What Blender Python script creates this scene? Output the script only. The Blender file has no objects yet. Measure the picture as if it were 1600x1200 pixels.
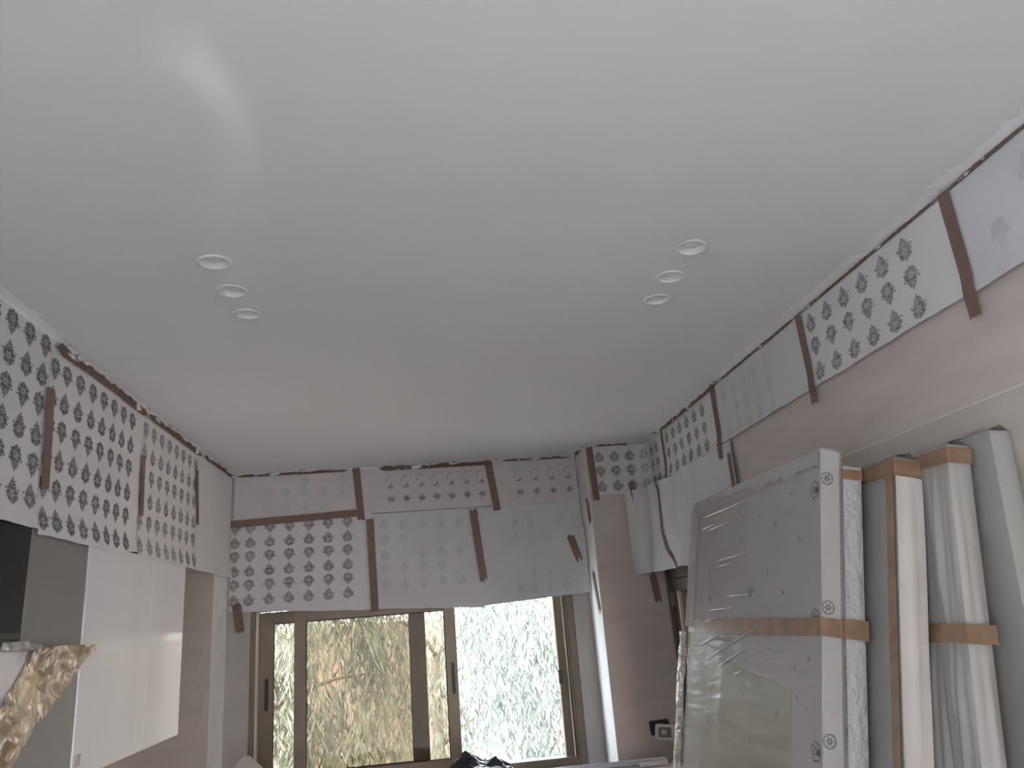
import bpy, bmesh, math, random
from mathutils import Vector, Matrix, noise
random.seed(7)
sc = bpy.context.scene
COL = sc.collection

# ------------------------------------------------------------------ camera
def R(a): return math.radians(a)
YAW, PITCH, ROLL, FPX = R(7.65), R(17.193), R(-4.737), 1175.4
fwd = Vector((math.sin(YAW)*math.cos(PITCH), math.cos(YAW)*math.cos(PITCH), math.sin(PITCH)))
rgt0 = Vector((math.cos(YAW), -math.sin(YAW), 0))
up0 = rgt0.cross(fwd)
rgt = math.cos(ROLL)*rgt0 + math.sin(ROLL)*up0
upv = -math.sin(ROLL)*rgt0 + math.cos(ROLL)*up0
cd = bpy.data.cameras.new('camera')
cd.sensor_width = 36; cd.lens = 36*FPX/1600; cd.clip_start = 0.02
cam = bpy.data.objects.new('camera', cd); COL.objects.link(cam)
m = Matrix((rgt, upv, -fwd)).transposed().to_4x4(); m.translation = (0, 0, 1.81)
cam.matrix_world = m
sc.camera = cam

# ------------------------------------------------------------------ world, sun, exposure
w = bpy.data.worlds.new('sky'); sc.world = w; w.use_nodes = True
bg = w.node_tree.nodes['Background']
bg.inputs['Color'].default_value = (0.83, 0.92, 1.0, 1)
bg.inputs['Strength'].default_value = 9.0
sd = bpy.data.lights.new('sun', 'SUN'); sd.energy = 9.0; sd.angle = R(1.0); sd.color = (1, .98, .94)
sun = bpy.data.objects.new('sun', sd); COL.objects.link(sun)
sun.rotation_euler = Vector((0.55, 0.45, -0.75)).to_track_quat('-Z', 'Y').to_euler()
STREAK_GAIN = 6.5
# the phone's own flash, beside the lens: it shows as a glint in the window pane
fd = bpy.data.lights.new('phone_flash', 'POINT'); fd.energy = 2.4; fd.shadow_soft_size = 0.02; fd.color = (1, .98, .96)
fl = bpy.data.objects.new('phone_flash', fd); COL.objects.link(fl); fl.location = (0.13, 0.02, 1.80)
# added spot lamps in place of reflected sunlight: a faint curved streak on the ceiling
for (gx, gy, sz_, en) in ((-.365, 1.085, 2.6, 3.0), (-.335, 1.13, 2.0, 5.0), (-.322, 1.20, 1.9, 5.0), (-.326, 1.29, 1.9, 3.2), (-.345, 1.40, 2.1, 2.0), (-.385, 1.53, 2.6, 1.6), (-.440, 1.68, 2.8, 1.2)):
    gd = bpy.data.lights.new('streak_spot', 'SPOT'); gd.energy = en*STREAK_GAIN; gd.spot_size = R(sz_); gd.spot_blend = 1.0; gd.shadow_soft_size = .01; gd.color = (.92, .96, 1)
    go = bpy.data.objects.new('streak_spot', gd); COL.objects.link(go); go.location = (.35, -.75, .45)
    go.rotation_euler = (Vector((gx, gy, 2.75))-go.location).to_track_quat('-Z', 'Y').to_euler()
sc.view_settings.view_transform = 'Standard'
sc.view_settings.look = 'None'
sc.view_settings.exposure = 0.3
sc.cycles.max_bounces = 8; sc.cycles.caustics_reflective = False; sc.cycles.caustics_refractive = False
sc.view_settings.gamma = 1.0
sc.view_settings.use_curve_mapping = False

# ------------------------------------------------------------------ dimensions (metres)
XL, XR, YB, YP, XP, ZC = -1.113, 1.3536, 4.58, 4.30, 0.98, 2.75
XW = -1.45           # the true left wall, behind the cabinets
YR = -5.0            # rear end of the unseen living room added behind the camera
YK, XV = -.6, -3.4    # the kitchen opens there into a wider living room, added to bring in daylight

# ------------------------------------------------------------------ materials
MATS = {}
def nodes(name):
    mt = bpy.data.materials.new(name); mt.use_nodes = True
    nt = mt.node_tree; MATS[name] = mt
    return mt, nt, nt.nodes['Principled BSDF']
def N(nt, t, **kw):
    n = nt.nodes.new(t)
    for k, v in kw.items():
        if k in n.inputs: n.inputs[k].default_value = v
        else: setattr(n, k, v)
    return n
def mat(name, c, rough=.6, var=.06, scale=8., bump=0., bscale=60., metal=0., coat=0., stretch=(1, 1, 1), spec=.5, c2=None, detail=4.):
    mt, nt, b = nodes(name)
    L = nt.links
    tc = N(nt, 'ShaderNodeTexCoord'); mp = N(nt, 'ShaderNodeMapping'); mp.inputs['Scale'].default_value = stretch
    L.new(tc.outputs['Object'], mp.inputs['Vector'])
    nz = N(nt, 'ShaderNodeTexNoise'); nz.inputs['Scale'].default_value = scale; nz.inputs['Detail'].default_value = detail
    L.new(mp.outputs['Vector'], nz.inputs['Vector'])
    rp = N(nt, 'ShaderNodeValToRGB')
    lo = [max(0, x*(1-var)) for x in c]; hi = [min(1, x*(1+var)) for x in c]
    if c2: hi = c2
    rp.color_ramp.elements[0].position = .35; rp.color_ramp.elements[1].position = .65
    rp.color_ramp.elements[0].color = (*lo, 1); rp.color_ramp.elements[1].color = (*hi, 1)
    L.new(nz.outputs['Fac'], rp.inputs['Fac']); L.new(rp.outputs['Color'], b.inputs['Base Color'])
    b.inputs['Roughness'].default_value = rough; b.inputs['Metallic'].default_value = metal
    b.inputs['Specular IOR Level'].default_value = spec
    if coat: b.inputs['Coat Weight'].default_value = coat; b.inputs['Coat Roughness'].default_value = .08
    if bump:
        n2 = N(nt, 'ShaderNodeTexNoise'); n2.inputs['Scale'].default_value = bscale; n2.inputs['Detail'].default_value = 3
        L.new(mp.outputs['Vector'], n2.inputs['Vector'])
        bp = N(nt, 'ShaderNodeBump'); bp.inputs['Strength'].default_value = bump; bp.inputs['Distance'].default_value = .01
        L.new(n2.outputs['Fac'], bp.inputs['Height']); L.new(bp.outputs['Normal'], b.inputs['Normal'])
    return mt
mat('ceiling', (.80, .80, .81), .75, .015, 1.6, .03, 90)
mat('beige', (.58, .51, .475), .62, .05, 3.0, .10, 40, stretch=(1, 1, 5))
mat('beige_lower', (.55, .49, .445), .62, .05, 3.0, .10, 40, stretch=(1, 1, 5))
mat('grout', (.72, .66, .60), .8, .05, 20)
mat('greywall', (.46, .43, .41), .75, .04, 6, .05, 60)
mat('corner_white', (.80, .80, .80), .6, .04, 12, .06, 40)
mat('floor', (.53, .52, .53), .45, .08, 2.5)
mat('paper', (.68, .67, .68), .75, .02, 5, .05, 14)
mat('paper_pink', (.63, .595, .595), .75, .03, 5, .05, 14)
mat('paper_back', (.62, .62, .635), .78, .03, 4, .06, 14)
mat('ink', (.15, .145, .15), .7, .35, 60)
mat('ink_halftone', (.40, .395, .40), .75, .12, 90)
mat('ink_halftone_mid', (.475, .465, .47), .75, .10, 90)
mat('crease_highlight', (.95, .95, .95), .22, .02, 10, metal=.9)  # near-white metal puts the highlights of film creases into the colour
mat('ink_mid', (.27, .26, .27), .7, .35, 40)
mat('ink_faint', (.555, .555, .57), .75, .06, 30)
mat('tape', (.195, .125, .10), .55, .10, 30, .08, 120)
mat('pack_tape', (.27, .165, .10), .25, .12, 20, .15, 25, coat=.4)
mat('plaster', (.84, .735, .73), .8, .06, 18, .5, 60)
mat('white_lacquer', (.76, .76, .77), .22, .02, 1.5, .012, 5, coat=.3, stretch=(1, 3, .3))
mat('grey_lacquer', (.235, .23, .22), .28, .04, 3, .02, 6)
mat('black_glass', (.012, .013, .014), .10, .1, 4)
mat('black_plastic', (.02, .02, .022), .35, .2, 10)
mat('bronze', (.225, .185, .145), .38, .06, 8, metal=.35)
mat('bronze_light', (.55, .49, .41), .35, .06, 8, metal=.4)
mat('bronze_dark', (.10, .088, .078), .45, .1, 8, metal=.25)
mat('gasket', (.015, .014, .013), .6, .1, 20)
mat('white_plastic', (.80, .80, .78), .35, .02, 10)
mat('brown_plastic', (.22, .175, .15), .45, .15, 40)
mat('lamp_white', (.82, .82, .82), .4, .01, 10)
mat('kraft', (.42, .29, .17), .20, .25, 9, .12, 30, coat=.8, c2=(.62, .48, .31))
mat('sheet_white', (.80, .76, .77), .5, .02, 4, .04, 10)
mat('card', (.62, .56, .51), .75, .05, 14)
mat('alu', (.60, .63, .67), .35, .04, 20, metal=.6)
mat('alu_dark', (.25, .27, .30), .4, .06, 20, metal=.5)
mat('bag', (.022, .024, .03), .25, .3, 9, .5, 18, coat=.4)
mat('wrap_print', (.76, .72, .73), .6, .05, 6, .08, 20)
mat('end_darkened', (.56, .525, .495), .6, .05, 9, .08, 20)  # the end's own warmer tone, darkened to offset the light falling on it
mat('wrap_foam', (.68, .67, .645), .55, .05, 7, .10, 16)
mat('wrap_pink', (.60, .55, .515), .55, .05, 7, .10, 16)
mat('wrap_grey', (.54, .525, .50), .5, .07, 5, .10, 16)
mat('beige_card', (.54, .51, .42), .35, .06, 7, .10, 12, coat=.3)
mat('leaf', (.16, .19, .13), .5, .45, 1.6, c2=(.44, .48, .40))
mat('leaf_pale', (.13, .17, .15), .5, .3, 2.2, c2=(.24, .28, .26))
mat('bark', (.24, .18, .13), .85, .3, 14, .5, 30)
mat('terracotta', (.50, .36, .30), .85, .10, 2)
mat('pink_wall', (.78, .66, .62), .85, .05, 2)
mat('ground', (.52, .49, .44), .9, .2, 1.5)
mat('table_wood', (.40, .36, .33), .6, .15, 6, stretch=(1, 8, 1))
mat('cord', (.74, .70, .66), .4, .05, 20)
mat('tape_roll', (.45, .43, .42), .4, .1, 20)

# torn joint material: white plaster with brown tape remnants showing through, in its own patches
def joint_mat(name, thr, sc_=9.):
    mt, nt, b = nodes(name); L = nt.links
    tc = N(nt, 'ShaderNodeTexCoord'); mp = N(nt, 'ShaderNodeMapping'); mp.inputs['Scale'].default_value = (1, 1, 2.5)
    L.new(tc.outputs['Object'], mp.inputs['Vector'])
    n1 = N(nt, 'ShaderNodeTexNoise'); n1.inputs['Scale'].default_value = sc_; n1.inputs['Detail'].default_value = 9; n1.inputs['Roughness'].default_value = .7
    L.new(mp.outputs['Vector'], n1.inputs['Vector'])
    rp = N(nt, 'ShaderNodeValToRGB'); e = rp.color_ramp.elements
    e[0].position = thr-.015; e[0].color = (.15, .10, .08, 1); e[1].position = thr+.02; e[1].color = (.86, .86, .86, 1)
    L.new(n1.outputs['Fac'], rp.inputs['Fac']); L.new(rp.outputs['Color'], b.inputs['Base Color'])
    b.inputs['Roughness'].default_value = .85
    bp = N(nt, 'ShaderNodeBump'); bp.inputs['Strength'].default_value = .6; bp.inputs['Distance'].default_value = .01
    L.new(n1.outputs['Fac'], bp.inputs['Height']); L.new(bp.outputs['Normal'], b.inputs['Normal'])
joint_mat('joint_torn', .50); joint_mat('joint_mostly_white', .42); joint_mat('joint_white', .30, 6); joint_mat('torn_tape', .585, 7)

def glass_mat(name, tint, refl=1.0):
    mt = bpy.data.materials.new(name); mt.use_nodes = True; nt = mt.node_tree; MATS[name] = mt
    nt.nodes.remove(nt.nodes['Principled BSDF']); out = nt.nodes['Material Output']
    tr = N(nt, 'ShaderNodeBsdfTransparent'); tr.inputs['Color'].default_value = (*tint, 1)
    gl = N(nt, 'ShaderNodeBsdfGlossy'); gl.inputs['Roughness'].default_value = .02
    fr = N(nt, 'ShaderNodeFresnel'); fr.inputs['IOR'].default_value = 1.5
    mx = N(nt, 'ShaderNodeMixShader'); L = nt.links
    L.new(fr.outputs[0], mx.inputs[0]); L.new(tr.outputs[0], mx.inputs[1]); L.new(gl.outputs[0], mx.inputs[2]); L.new(mx.outputs[0], out.inputs['Surface'])
glass_mat('tinted_glass', (.74, .715, .67))
glass_mat('clear_glass', (.93, .92, .90))
def film_mat(name, opac, col, rough=.13, bump=.5, scale=(14, 14, 14), det=3):
    mt = bpy.data.materials.new(name); mt.use_nodes = True; nt = mt.node_tree; MATS[name] = mt; L = nt.links
    b = nt.nodes['Principled BSDF']; out = nt.nodes['Material Output']
    b.inputs['Base Color'].default_value = (*col, 1); b.inputs['Roughness'].default_value = .5
    tc = N(nt, 'ShaderNodeTexCoord'); mp = N(nt, 'ShaderNodeMapping'); mp.inputs['Scale'].default_value = scale
    L.new(tc.outputs['Object'], mp.inputs['Vector'])
    nz = N(nt, 'ShaderNodeTexNoise'); nz.inputs['Scale'].default_value = 1; nz.inputs['Detail'].default_value = det
    L.new(mp.outputs['Vector'], nz.inputs['Vector'])
    bp = N(nt, 'ShaderNodeBump'); bp.inputs['Strength'].default_value = bump; bp.inputs['Distance'].default_value = .02
    L.new(nz.outputs['Fac'], bp.inputs['Height'])
    tr = N(nt, 'ShaderNodeBsdfTransparent'); tr.inputs['Color'].default_value = (.97, .97, .97, 1)
    gl = N(nt, 'ShaderNodeBsdfGlossy'); gl.inputs['Roughness'].default_value = rough
    L.new(bp.outputs['Normal'], gl.inputs['Normal']); L.new(bp.outputs['Normal'], b.inputs['Normal'])
    m1 = N(nt, 'ShaderNodeMixShader'); m1.inputs[0].default_value = opac
    L.new(tr.outputs[0], m1.inputs[1]); L.new(b.outputs[0], m1.inputs[2])
    fr = N(nt, 'ShaderNodeFresnel'); fr.inputs['IOR'].default_value = 1.45; L.new(bp.outputs['Normal'], fr.inputs['Normal'])
    m2 = N(nt, 'ShaderNodeMixShader'); fm = N(nt, 'ShaderNodeMath', operation='MULTIPLY'); fm.inputs[1].default_value = .7; L.new(fr.outputs[0], fm.inputs[0]); L.new(fm.outputs[0], m2.inputs[0]); L.new(m1.outputs[0], m2.inputs[1]); L.new(gl.outputs[0], m2.inputs[2])
    L.new(m2.outputs[0], out.inputs['Surface'])
film_mat('film_clear', .24, (.84, .83, .82), .16, .35, (8, 4, 30))
film_mat('film_milky', .42, (.73, .71, .68), .12, .40, (18, 18, 5))
film_mat('film_white', .50, (.76, .76, .75), .09, .9, (55, 55, 40))

# ------------------------------------------------------------------ builders
def obj(name, V, F, mname, parent=None, smooth=False):
    me = bpy.data.meshes.new(name); me.from_pydata([tuple(v) for v in V], [], F); me.update()
    if smooth: me.polygons.foreach_set('use_smooth', [True]*len(me.polygons))
    me.materials.append(MATS[mname])
    o = bpy.data.objects.new(name, me); COL.objects.link(o)
    if parent: o.parent = parent
    return o
def tag(o, label=None, cat=None, group=None, kind=None):
    if label: o['label'] = label
    if cat: o['category'] = cat
    if group: o['group'] = group
    if kind: o['kind'] = kind
    return o
def thing(name, label, cat, loc=(0, 0, 0), rot=(0, 0, 0), group=None):
    o = bpy.data.objects.new(name, None); o.empty_display_size = .05; COL.objects.link(o)
    o.location = loc; o.rotation_euler = rot
    return tag(o, label, cat, group)
class MB:
    def __init__(s): s.V = []; s.F = []
    def add(s, V, F):
        n = len(s.V); s.V += [tuple(v) for v in V]; s.F += [tuple(i+n for i in f) for f in F]; return s
    def box(s, x0, x1, y0, y1, z0, z1):
        return s.add([(x0,y0,z0),(x1,y0,z0),(x1,y1,z0),(x0,y1,z0),(x0,y0,z1),(x1,y0,z1),(x1,y1,z1),(x0,y1,z1)],
                     [(0,3,2,1),(4,5,6,7),(0,1,5,4),(1,2,6,5),(2,3,7,6),(3,0,4,7)])
    def build(s, name, mname, parent=None, smooth=False, bevel=0.):
        o = obj(name, s.V, s.F, mname, parent, smooth)
        if bevel:
            b = o.modifiers.new('bevel', 'BEVEL'); b.width = bevel; b.segments = 2; b.limit_method = 'ANGLE'
        return o
def tube(path, r, n=8):
    V = []; F = []
    for i, p in enumerate(path):
        p = Vector(p); a = Vector(path[max(0, i-1)]); b = Vector(path[min(len(path)-1, i+1)])
        t = (b-a).normalized(); u = t.orthogonal().normalized(); v = t.cross(u)
        rr = r[i] if isinstance(r, (list, tuple)) else r
        for k in range(n):
            an = 2*math.pi*k/n; V.append(p+rr*(math.cos(an)*u+math.sin(an)*v))
    for i in range(len(path)-1):
        for k in range(n):
            F.append((i*n+k, i*n+(k+1) % n, (i+1)*n+(k+1) % n, (i+1)*n+k))
    F.append(tuple(range(n))[::-1]); F.append(tuple((len(path)-1)*n+k for k in range(n)))
    return V, F
def lathe(prof, n=40):
    V = []; F = []
    for r, z in prof:
        for k in range(n):
            a = 2*math.pi*k/n; V.append((r*math.cos(a), r*math.sin(a), z))
    for i in range(len(prof)-1):
        for k in range(n):
            F.append((i*n+k, i*n+(k+1) % n, (i+1)*n+(k+1) % n, (i+1)*n+k))
    return V, F
def nz(x, y, z=0.): return noise.noise(Vector((x, y, z)))
def sst(a, b, x):
    t = min(1, max(0, (x-a)/(b-a))); return t*t*(3-2*t)
def struct(o): o['kind'] = 'structure'; return o

# ------------------------------------------------------------------ room shell
T = .2
struct(MB().box(XV-T, XR+T, YR, YK, -.15, 0).box(XW-T, XR+T, YK, YB+T, -.15, 0).build('floor', 'floor'))
# ceiling, with round cut-outs left for the recessed lamps
SPOTS = [(-.504, 1.836), (-.501, 2.014), (-.497, 2.180), (.775, 1.808), (.773, 1.994), (.783, 2.160)]
def ceiling_mesh():
    RO = .0365; n = 32; S = .06
    bm = bmesh.new()
    xs = sorted({XW-T, XR+T, *[x+d for x, y in SPOTS for d in (-S, S)]})
    # simple tiling: three-sided cells avoided by cutting per lamp column
    def quad(x0, x1, y0, y1):
        v = [bm.verts.new((a, b, ZC)) for a, b in ((x0, y0), (x0, y1), (x1, y1), (x1, y0))]; bm.faces.new(v)
    colsL = sorted([p for p in SPOTS if p[0] < 0], key=lambda p: p[1]); colsR = sorted([p for p in SPOTS if p[0] > 0], key=lambda p: p[1])
    xl0, xl1 = -.57, -.43; xr0, xr1 = .70, .86
    quad(XV-T, XW-T, YR, YK); quad(XW-T, xl0, YR, YB+T); quad(xl1, xr0, YR, YB+T); quad(xr1, XR+T, YR, YB+T)
    for cols, xa, xb in ((colsL, xl0, xl1), (colsR, xr0, xr1)):
        y = YR
        for cx, cy in cols:
            quad(xa, xb, y, cy-S); y = cy+S
            ring = [bm.verts.new((cx+RO*math.cos(2*math.pi*k/n), cy+RO*math.sin(2*math.pi*k/n), ZC)) for k in range(n)]
            outer = []
            for k in range(n):
                a = 2*math.pi*k/n; dx, dy = math.cos(a), math.sin(a)
                tx = ((xb-cx) if dx > 0 else (xa-cx))/dx if abs(dx) > 1e-6 else 1e9
                ty = (S if dy > 0 else -S)/dy if abs(dy) > 1e-6 else 1e9
                t = min(tx, ty); outer.append(bm.verts.new((cx+dx*t, cy+dy*t, ZC)))
            for k in range(n):
                bm.faces.new((ring[k], ring[(k+1) % n], outer[(k+1) % n], outer[k]))
            for px, py in ((xb, cy+S), (xa, cy+S), (xa, cy-S), (xb, cy-S)):   # corner slivers
                a = math.atan2(py-cy, px-cx) % (2*math.pi); k = int(a/(2*math.pi)*n) % n
                c = bm.verts.new((px, py, ZC)); bm.faces.new((outer[k], outer[(k+1) % n], c))
        quad(xa, xb, y, YB+T)
    # slab above
    top = [bm.verts.new(p) for p in ((XV-T, YR, ZC+.2), (XR+T, YR, ZC+.2), (XR+T, YB+T, ZC+.2), (XV-T, YB+T, ZC+.2))]
    bm.faces.new(top)
    bm.normal_update()
    me = bpy.data.meshes.new('ceiling'); bm.to_mesh(me); bm.free()
    me.materials.append(MATS['ceiling'])
    o = bpy.data.objects.new('ceiling', me); COL.objects.link(o); return struct(o)
ceiling_mesh()
struct(MB().box(XW-T, XW, YK, YB+T, 0, ZC+.2).build('wall_left', 'beige'))
# unseen left side of the added living room: wide opening put in for daylight
struct(MB().box(XV-T, XV, YR, -4.6, 0, ZC+.2).box(XV-T, XV, -1.2, YK, 0, ZC+.2).box(XV-T, XV, -4.6, -1.2, 2.2, ZC+.2).box(XV-T, XW-T, YK, YK+T, 0, ZC+.2).build('wall_added_living', 'ceiling'))
struct(MB().box(XW, XL, YK, YB, 2.17, ZC).build('wall_left_soffit', 'beige'))
lp = struct(MB().box(XW, XL, YP, YB, 0, 2.17).build('wall_left_pillar', 'beige'))
MB().box(XL, XL+.004, YP, YB, 0, 2.17).build('corner_strip', 'corner_white', lp)
# right wall with a glazed door opening; cladding in two courses with a pale joint
DY0, DY1, DZ = 3.05, 4.245, 2.0
OY1, OZ = -2.4, 2.3      # unseen opening added behind the camera at the right, for daylight
wr = struct(MB().box(XR+.012, XR+T, OY1, DY0, 0, ZC+.2).box(XR+.012, XR+T, DY1, YB+T, 0, ZC+.2).box(XR+.012, XR+T, DY0, DY1, DZ, ZC+.2).box(XR+.012, XR+T, YR, OY1, OZ, ZC+.2).build('wall_right', 'grout'))
JZ = 2.22
MB().box(XR, XR+.012, OY1, YB, JZ+.0025, ZC).build('cladding_panel', 'beige', wr)
MB().box(XR, XR+.012, OY1, DY0, 0, JZ-.0025).box(XR, XR+.012, DY1, YB, 0, JZ-.0025).box(XR, XR+.012, DY0, DY1, DZ, JZ-.0025).build('cladding_panel', 'beige_lower', wr)
MB().box(XR+.0012, XR+.013, OY1, YB, JZ-.0025, JZ+.0025).build('joint_filler', 'grout', wr)
rp_ = struct(MB().box(XP, XR, YP, YB, 0, ZC).build('wall_right_pillar', 'beige'))
MB().box(XP-.004, XP, YP, YB, 0, ZC).build('corner_strip', 'corner_white', rp_)
WX0, WX1, WZ0, WZ1 = -.978, .870, 1.0, 1.985
struct(MB().box(XW-T, WX0, YB, YB+T, 0, ZC+.2).box(WX1, XR+T, YB, YB+T, 0, ZC+.2).box(WX0, WX1, YB, YB+T, 0, WZ0).box(WX0, WX1, YB, YB+T, WZ1, ZC+.2).build('wall_back', 'greywall'))
# unseen rear wall of the added living room, without an opening
struct(MB().box(XV-T, XR+T, YR-T, YR, 0, ZC+.2).build('wall_rear', 'beige'))

# ------------------------------------------------------------------ window (two sliding sashes, both pushed to the left)
win = struct(thing('window_1', 'bronze aluminium sliding window with both sashes pushed left', None))
def frame_bars(x0, x1, z0, z1, y0, y1, wl, wr_, wt, wb, mname, nm, par, bev=.002):
    MB().box(x0, x0+wl, y0, y1, z0, z1).build(nm+'_stile', mname, par, bevel=bev)
    MB().box(x1-wr_, x1, y0, y1, z0, z1).build(nm+'_stile', mname, par, bevel=bev)
    MB().box(x0+wl, x1-wr_, y0, y1, z1-wt, z1).build(nm+'_rail', mname, par, bevel=bev)
    MB().box(x0+wl, x1-wr_, y0, y1, z0, z0+wb).build(nm+'_rail', mname, par, bevel=bev)
f0, f1 = YB+.003, YB+.085
fr = struct(MB().box(WX0, WX0+.028, f0, f1, WZ0, WZ1).box(WX1-.045, WX1, f0, f1, WZ0, WZ1).box(WX0+.028, WX1-.045, f0, f1, WZ1-.035, WZ1).box(WX0+.028, WX1-.045, f0, f1, WZ0, WZ0+.042).build('window_frame', 'bronze', win, bevel=.003)); del fr['kind']
for x in (WX0+.030, WX0+.040):
    MB().box(x, x+.003, f0-.004, f1-.03, WZ0+.04, WZ1-.03).build('track_ridge', 'bronze_light', win)
for x in (WX1-.052, WX1-.068):
    MB().box(x, x+.003, f0-.004, f1-.02, WZ0+.04, WZ1-.03).build('track_ridge', 'bronze_light', win)
MB().box(WX1-.115, WX1-.047, f0+.03, f1-.005, WZ0+.042, WZ1-.035).build('jamb_channel', 'bronze', win, bevel=.002)
MB().box(.748, .772, f0+.015, f0+.034, 1.425, 1.50).build('latch_keeper', 'bronze_dark', win, bevel=.003)
def sash(x0, x1, y0, y1, wl, wr_, hx, side):
    s = thing('window_sash', None, None); s.parent = win
    z0, z1 = WZ0+.045, WZ1-.038
    frame_bars(x0, x1, z0, z1, y0, y1, wl, wr_, .065, .05, 'bronze', 'sash', s)
    ym = (y0+y1)/2
    gx0, gx1, gz0, gz1 = x0+wl, x1-wr_, z0+.05, z1-.065
    MB().box(gx0, gx1, ym-.0025, ym+.0025, gz0, gz1).build('pane', 'tinted_glass', s)
    g = .004
    MB().box(gx0, gx0+g, y0+.001, ym-.003, gz0, gz1).box(gx1-g, gx1, y0+.001, ym-.003, gz0, gz1).box(gx0, gx1, y0+.001, ym-.003, gz1-g, gz1).box(gx0, gx1, y0+.001, ym-.003, gz0, gz0+g).build('gasket', 'gasket', s)
    # recessed finger pull
    n = 10; w_ = .0095; za, zb = 1.425, 1.595; V = []
    for k in range(n+1):
        a = math.pi*k/n; V.append((hx+w_*math.cos(a), 0, zb-w_+w_*math.sin(a)))
    for k in range(n+1):
        a = math.pi+math.pi*k/n; V.append((hx+w_*math.cos(a), 0, za+w_+w_*math.sin(a)))
    m = len(V); VV = [(x, y0-.004, z) for x, _, z in V]+[(x, y0, z) for x, _, z in V]
    obj('finger_pull', VV, [tuple(range(m))]+[(k, m+k, m+(k+1) % m, (k+1) % m) for k in range(m)], 'black_plastic', s)
sash(-.935, -.005, YB+.046, YB+.070, .077, .091, -.893, 0)
sash(-.740, .170, YB+.012, YB+.038, .065, .064, .1425, 1)

# ------------------------------------------------------------------ glazed door in the right wall
dr = struct(thing('door_1', 'dark bronze framed glazed door in the right wall', None))
dx0, dx1 = XR-.006, XR+.07
MB().box(dx0, dx1, DY1-.055, DY1, 0, DZ).box(dx0, dx1, DY0, DY0+.055, 0, DZ).box(dx0, dx1, DY0+.055, DY1-.055, DZ-.055, DZ).build('door_frame', 'bronze_dark', dr, bevel=.003)
dl = MB().box(dx0+.016, dx1-.01, DY1-.125, DY1-.057, .02, DZ-.058).box(dx0+.016, dx1-.01, DY0+.057, DY0+.125, .02, DZ-.058).box(dx0+.016, dx1-.01, DY0+.125, DY1-.125, DZ-.12, DZ-.058).box(dx0+.016, dx1-.01, DY0+.125, DY1-.125, .02, .14).build('door_leaf', 'bronze', dr, bevel=.003)
MB().box(dx0+.035, dx0+.041, DY0+.125, DY1-.125, .14, DZ-.12).build('pane', 'clear_glass', dl)
MB().box(dx0+.012, dx0+.018, DY1-.131, DY1-.127, .14, DZ-.12).build('glazing_bead', 'bronze_light', dl)
MB().box(dx0-.004, dx0+.016, DY1-.072, DY1-.05, 1.80, 1.87).build('hinge', 'bronze', dr, bevel=.003)

# ------------------------------------------------------------------ surfaces the masking paper lies on
class Surf:
    """maps (u, z, lift) to a point; u runs along a wall"""
    def __init__(s, fn, amp=.0025, seed=0., extra=None): s.fn = fn; s.amp = amp; s.seed = seed; s.extra = extra
    def d(s, u, z):
        v = .004 + s.amp*(1+nz(u*3.1+s.seed, z*2.3, s.seed)) + s.amp*.5*(1+nz(u*9+s.seed, z*5))
        if s.extra: v += s.extra(u, z)
        return v
    def P(s, u, z, lift=0.): return Vector(s.fn(u, z, s.d(u, z)+lift))
S_left = Surf(lambda u, z, d: (XL+d, u, z), .003, 1.3, lambda u, z: .014*sst(2.26, 2.15, z)*(1+.8*nz(u*5, 3))+.006*sst(.2, .9, nz(u*2.2, z*.6, 4.)))
S_bu = Surf(lambda u, z, d: (u, YB-d, z), .0025, 5.1)
S_bl = Surf(lambda u, z, d: (u, YB-d, z), .0025, 8.4, lambda u, z: .055*sst(.80, .975, u)*sst(2.45, 2.25, z)+.010*sst(2.0, 1.9, z)*(1+nz(u*4, 1)))
S_right = Surf(lambda u, z, d: (XR-d, u, z), .0025, 11.7, lambda u, z: .006*sst(2.53, 2.46, z)*(1+nz(u*4, 6)))
class PathSurf(Surf):
    def __init__(s, pts, **k):
        super().__init__(None, **k)
        # smooth polyline
        P = [Vector((*p, 0)) for p in pts]
        for _ in range(3):
            Q = [P[0]]
            for a, b in zip(P, P[1:]): Q += [a*.75+b*.25, a*.25+b*.75]
            P = Q+[P[-1]]
        s.pp = P; s.L = [0.]
        for a, b in zip(P, P[1:]): s.L.append(s.L[-1]+(b-a).length)
    def P(s, u, z, lift=0.):
        u = min(max(u, 0), s.L[-1]-1e-6); i = 0
        while s.L[i+1] < u: i += 1
        a, b = s.pp[i], s.pp[i+1]; t = (u-s.L[i])/(s.L[i+1]-s.L[i]); p = a.lerp(b, t)
        dr_ = (b-a).normalized(); nrm = Vector((dr_.y, -dr_.x, 0))       # to the right of travel = into the room
        q = p+nrm*(s.d(u, z)+lift); return Vector((q.x, q.y, z))
# pillar wrap: along the pillar front, round the inner corner, on along the right wall towards the camera
S_pillar = PathSurf([(XP+.003, YP), (1.20, YP), (1.30, YP-.003), (XR-.004, YP-.055), (XR, YP-.16), (XR, 3.93)], amp=.002, seed=2.2)
S_drape = PathSurf([(1.185, YP-.004), (1.235, YP-.006), (1.285, YP-.055), (1.300, YP-.15), (XR-.012, YP-.32), (XR-.004, 3.8), (XR-.004, 3.05)], amp=.005, seed=4.2,
                   extra=lambda u, z: .030*sst(.05, .30, u)*sst(1.5, .7, u)*max(0, .3+nz(u*9, z*1.6, 9.))+.02*sst(2.15, 1.98, z)*(.6+nz(u*8, 2.)))
S_side = Surf(lambda u, z, d: (XP-.004-d, u, z), .001, 3.)

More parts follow.
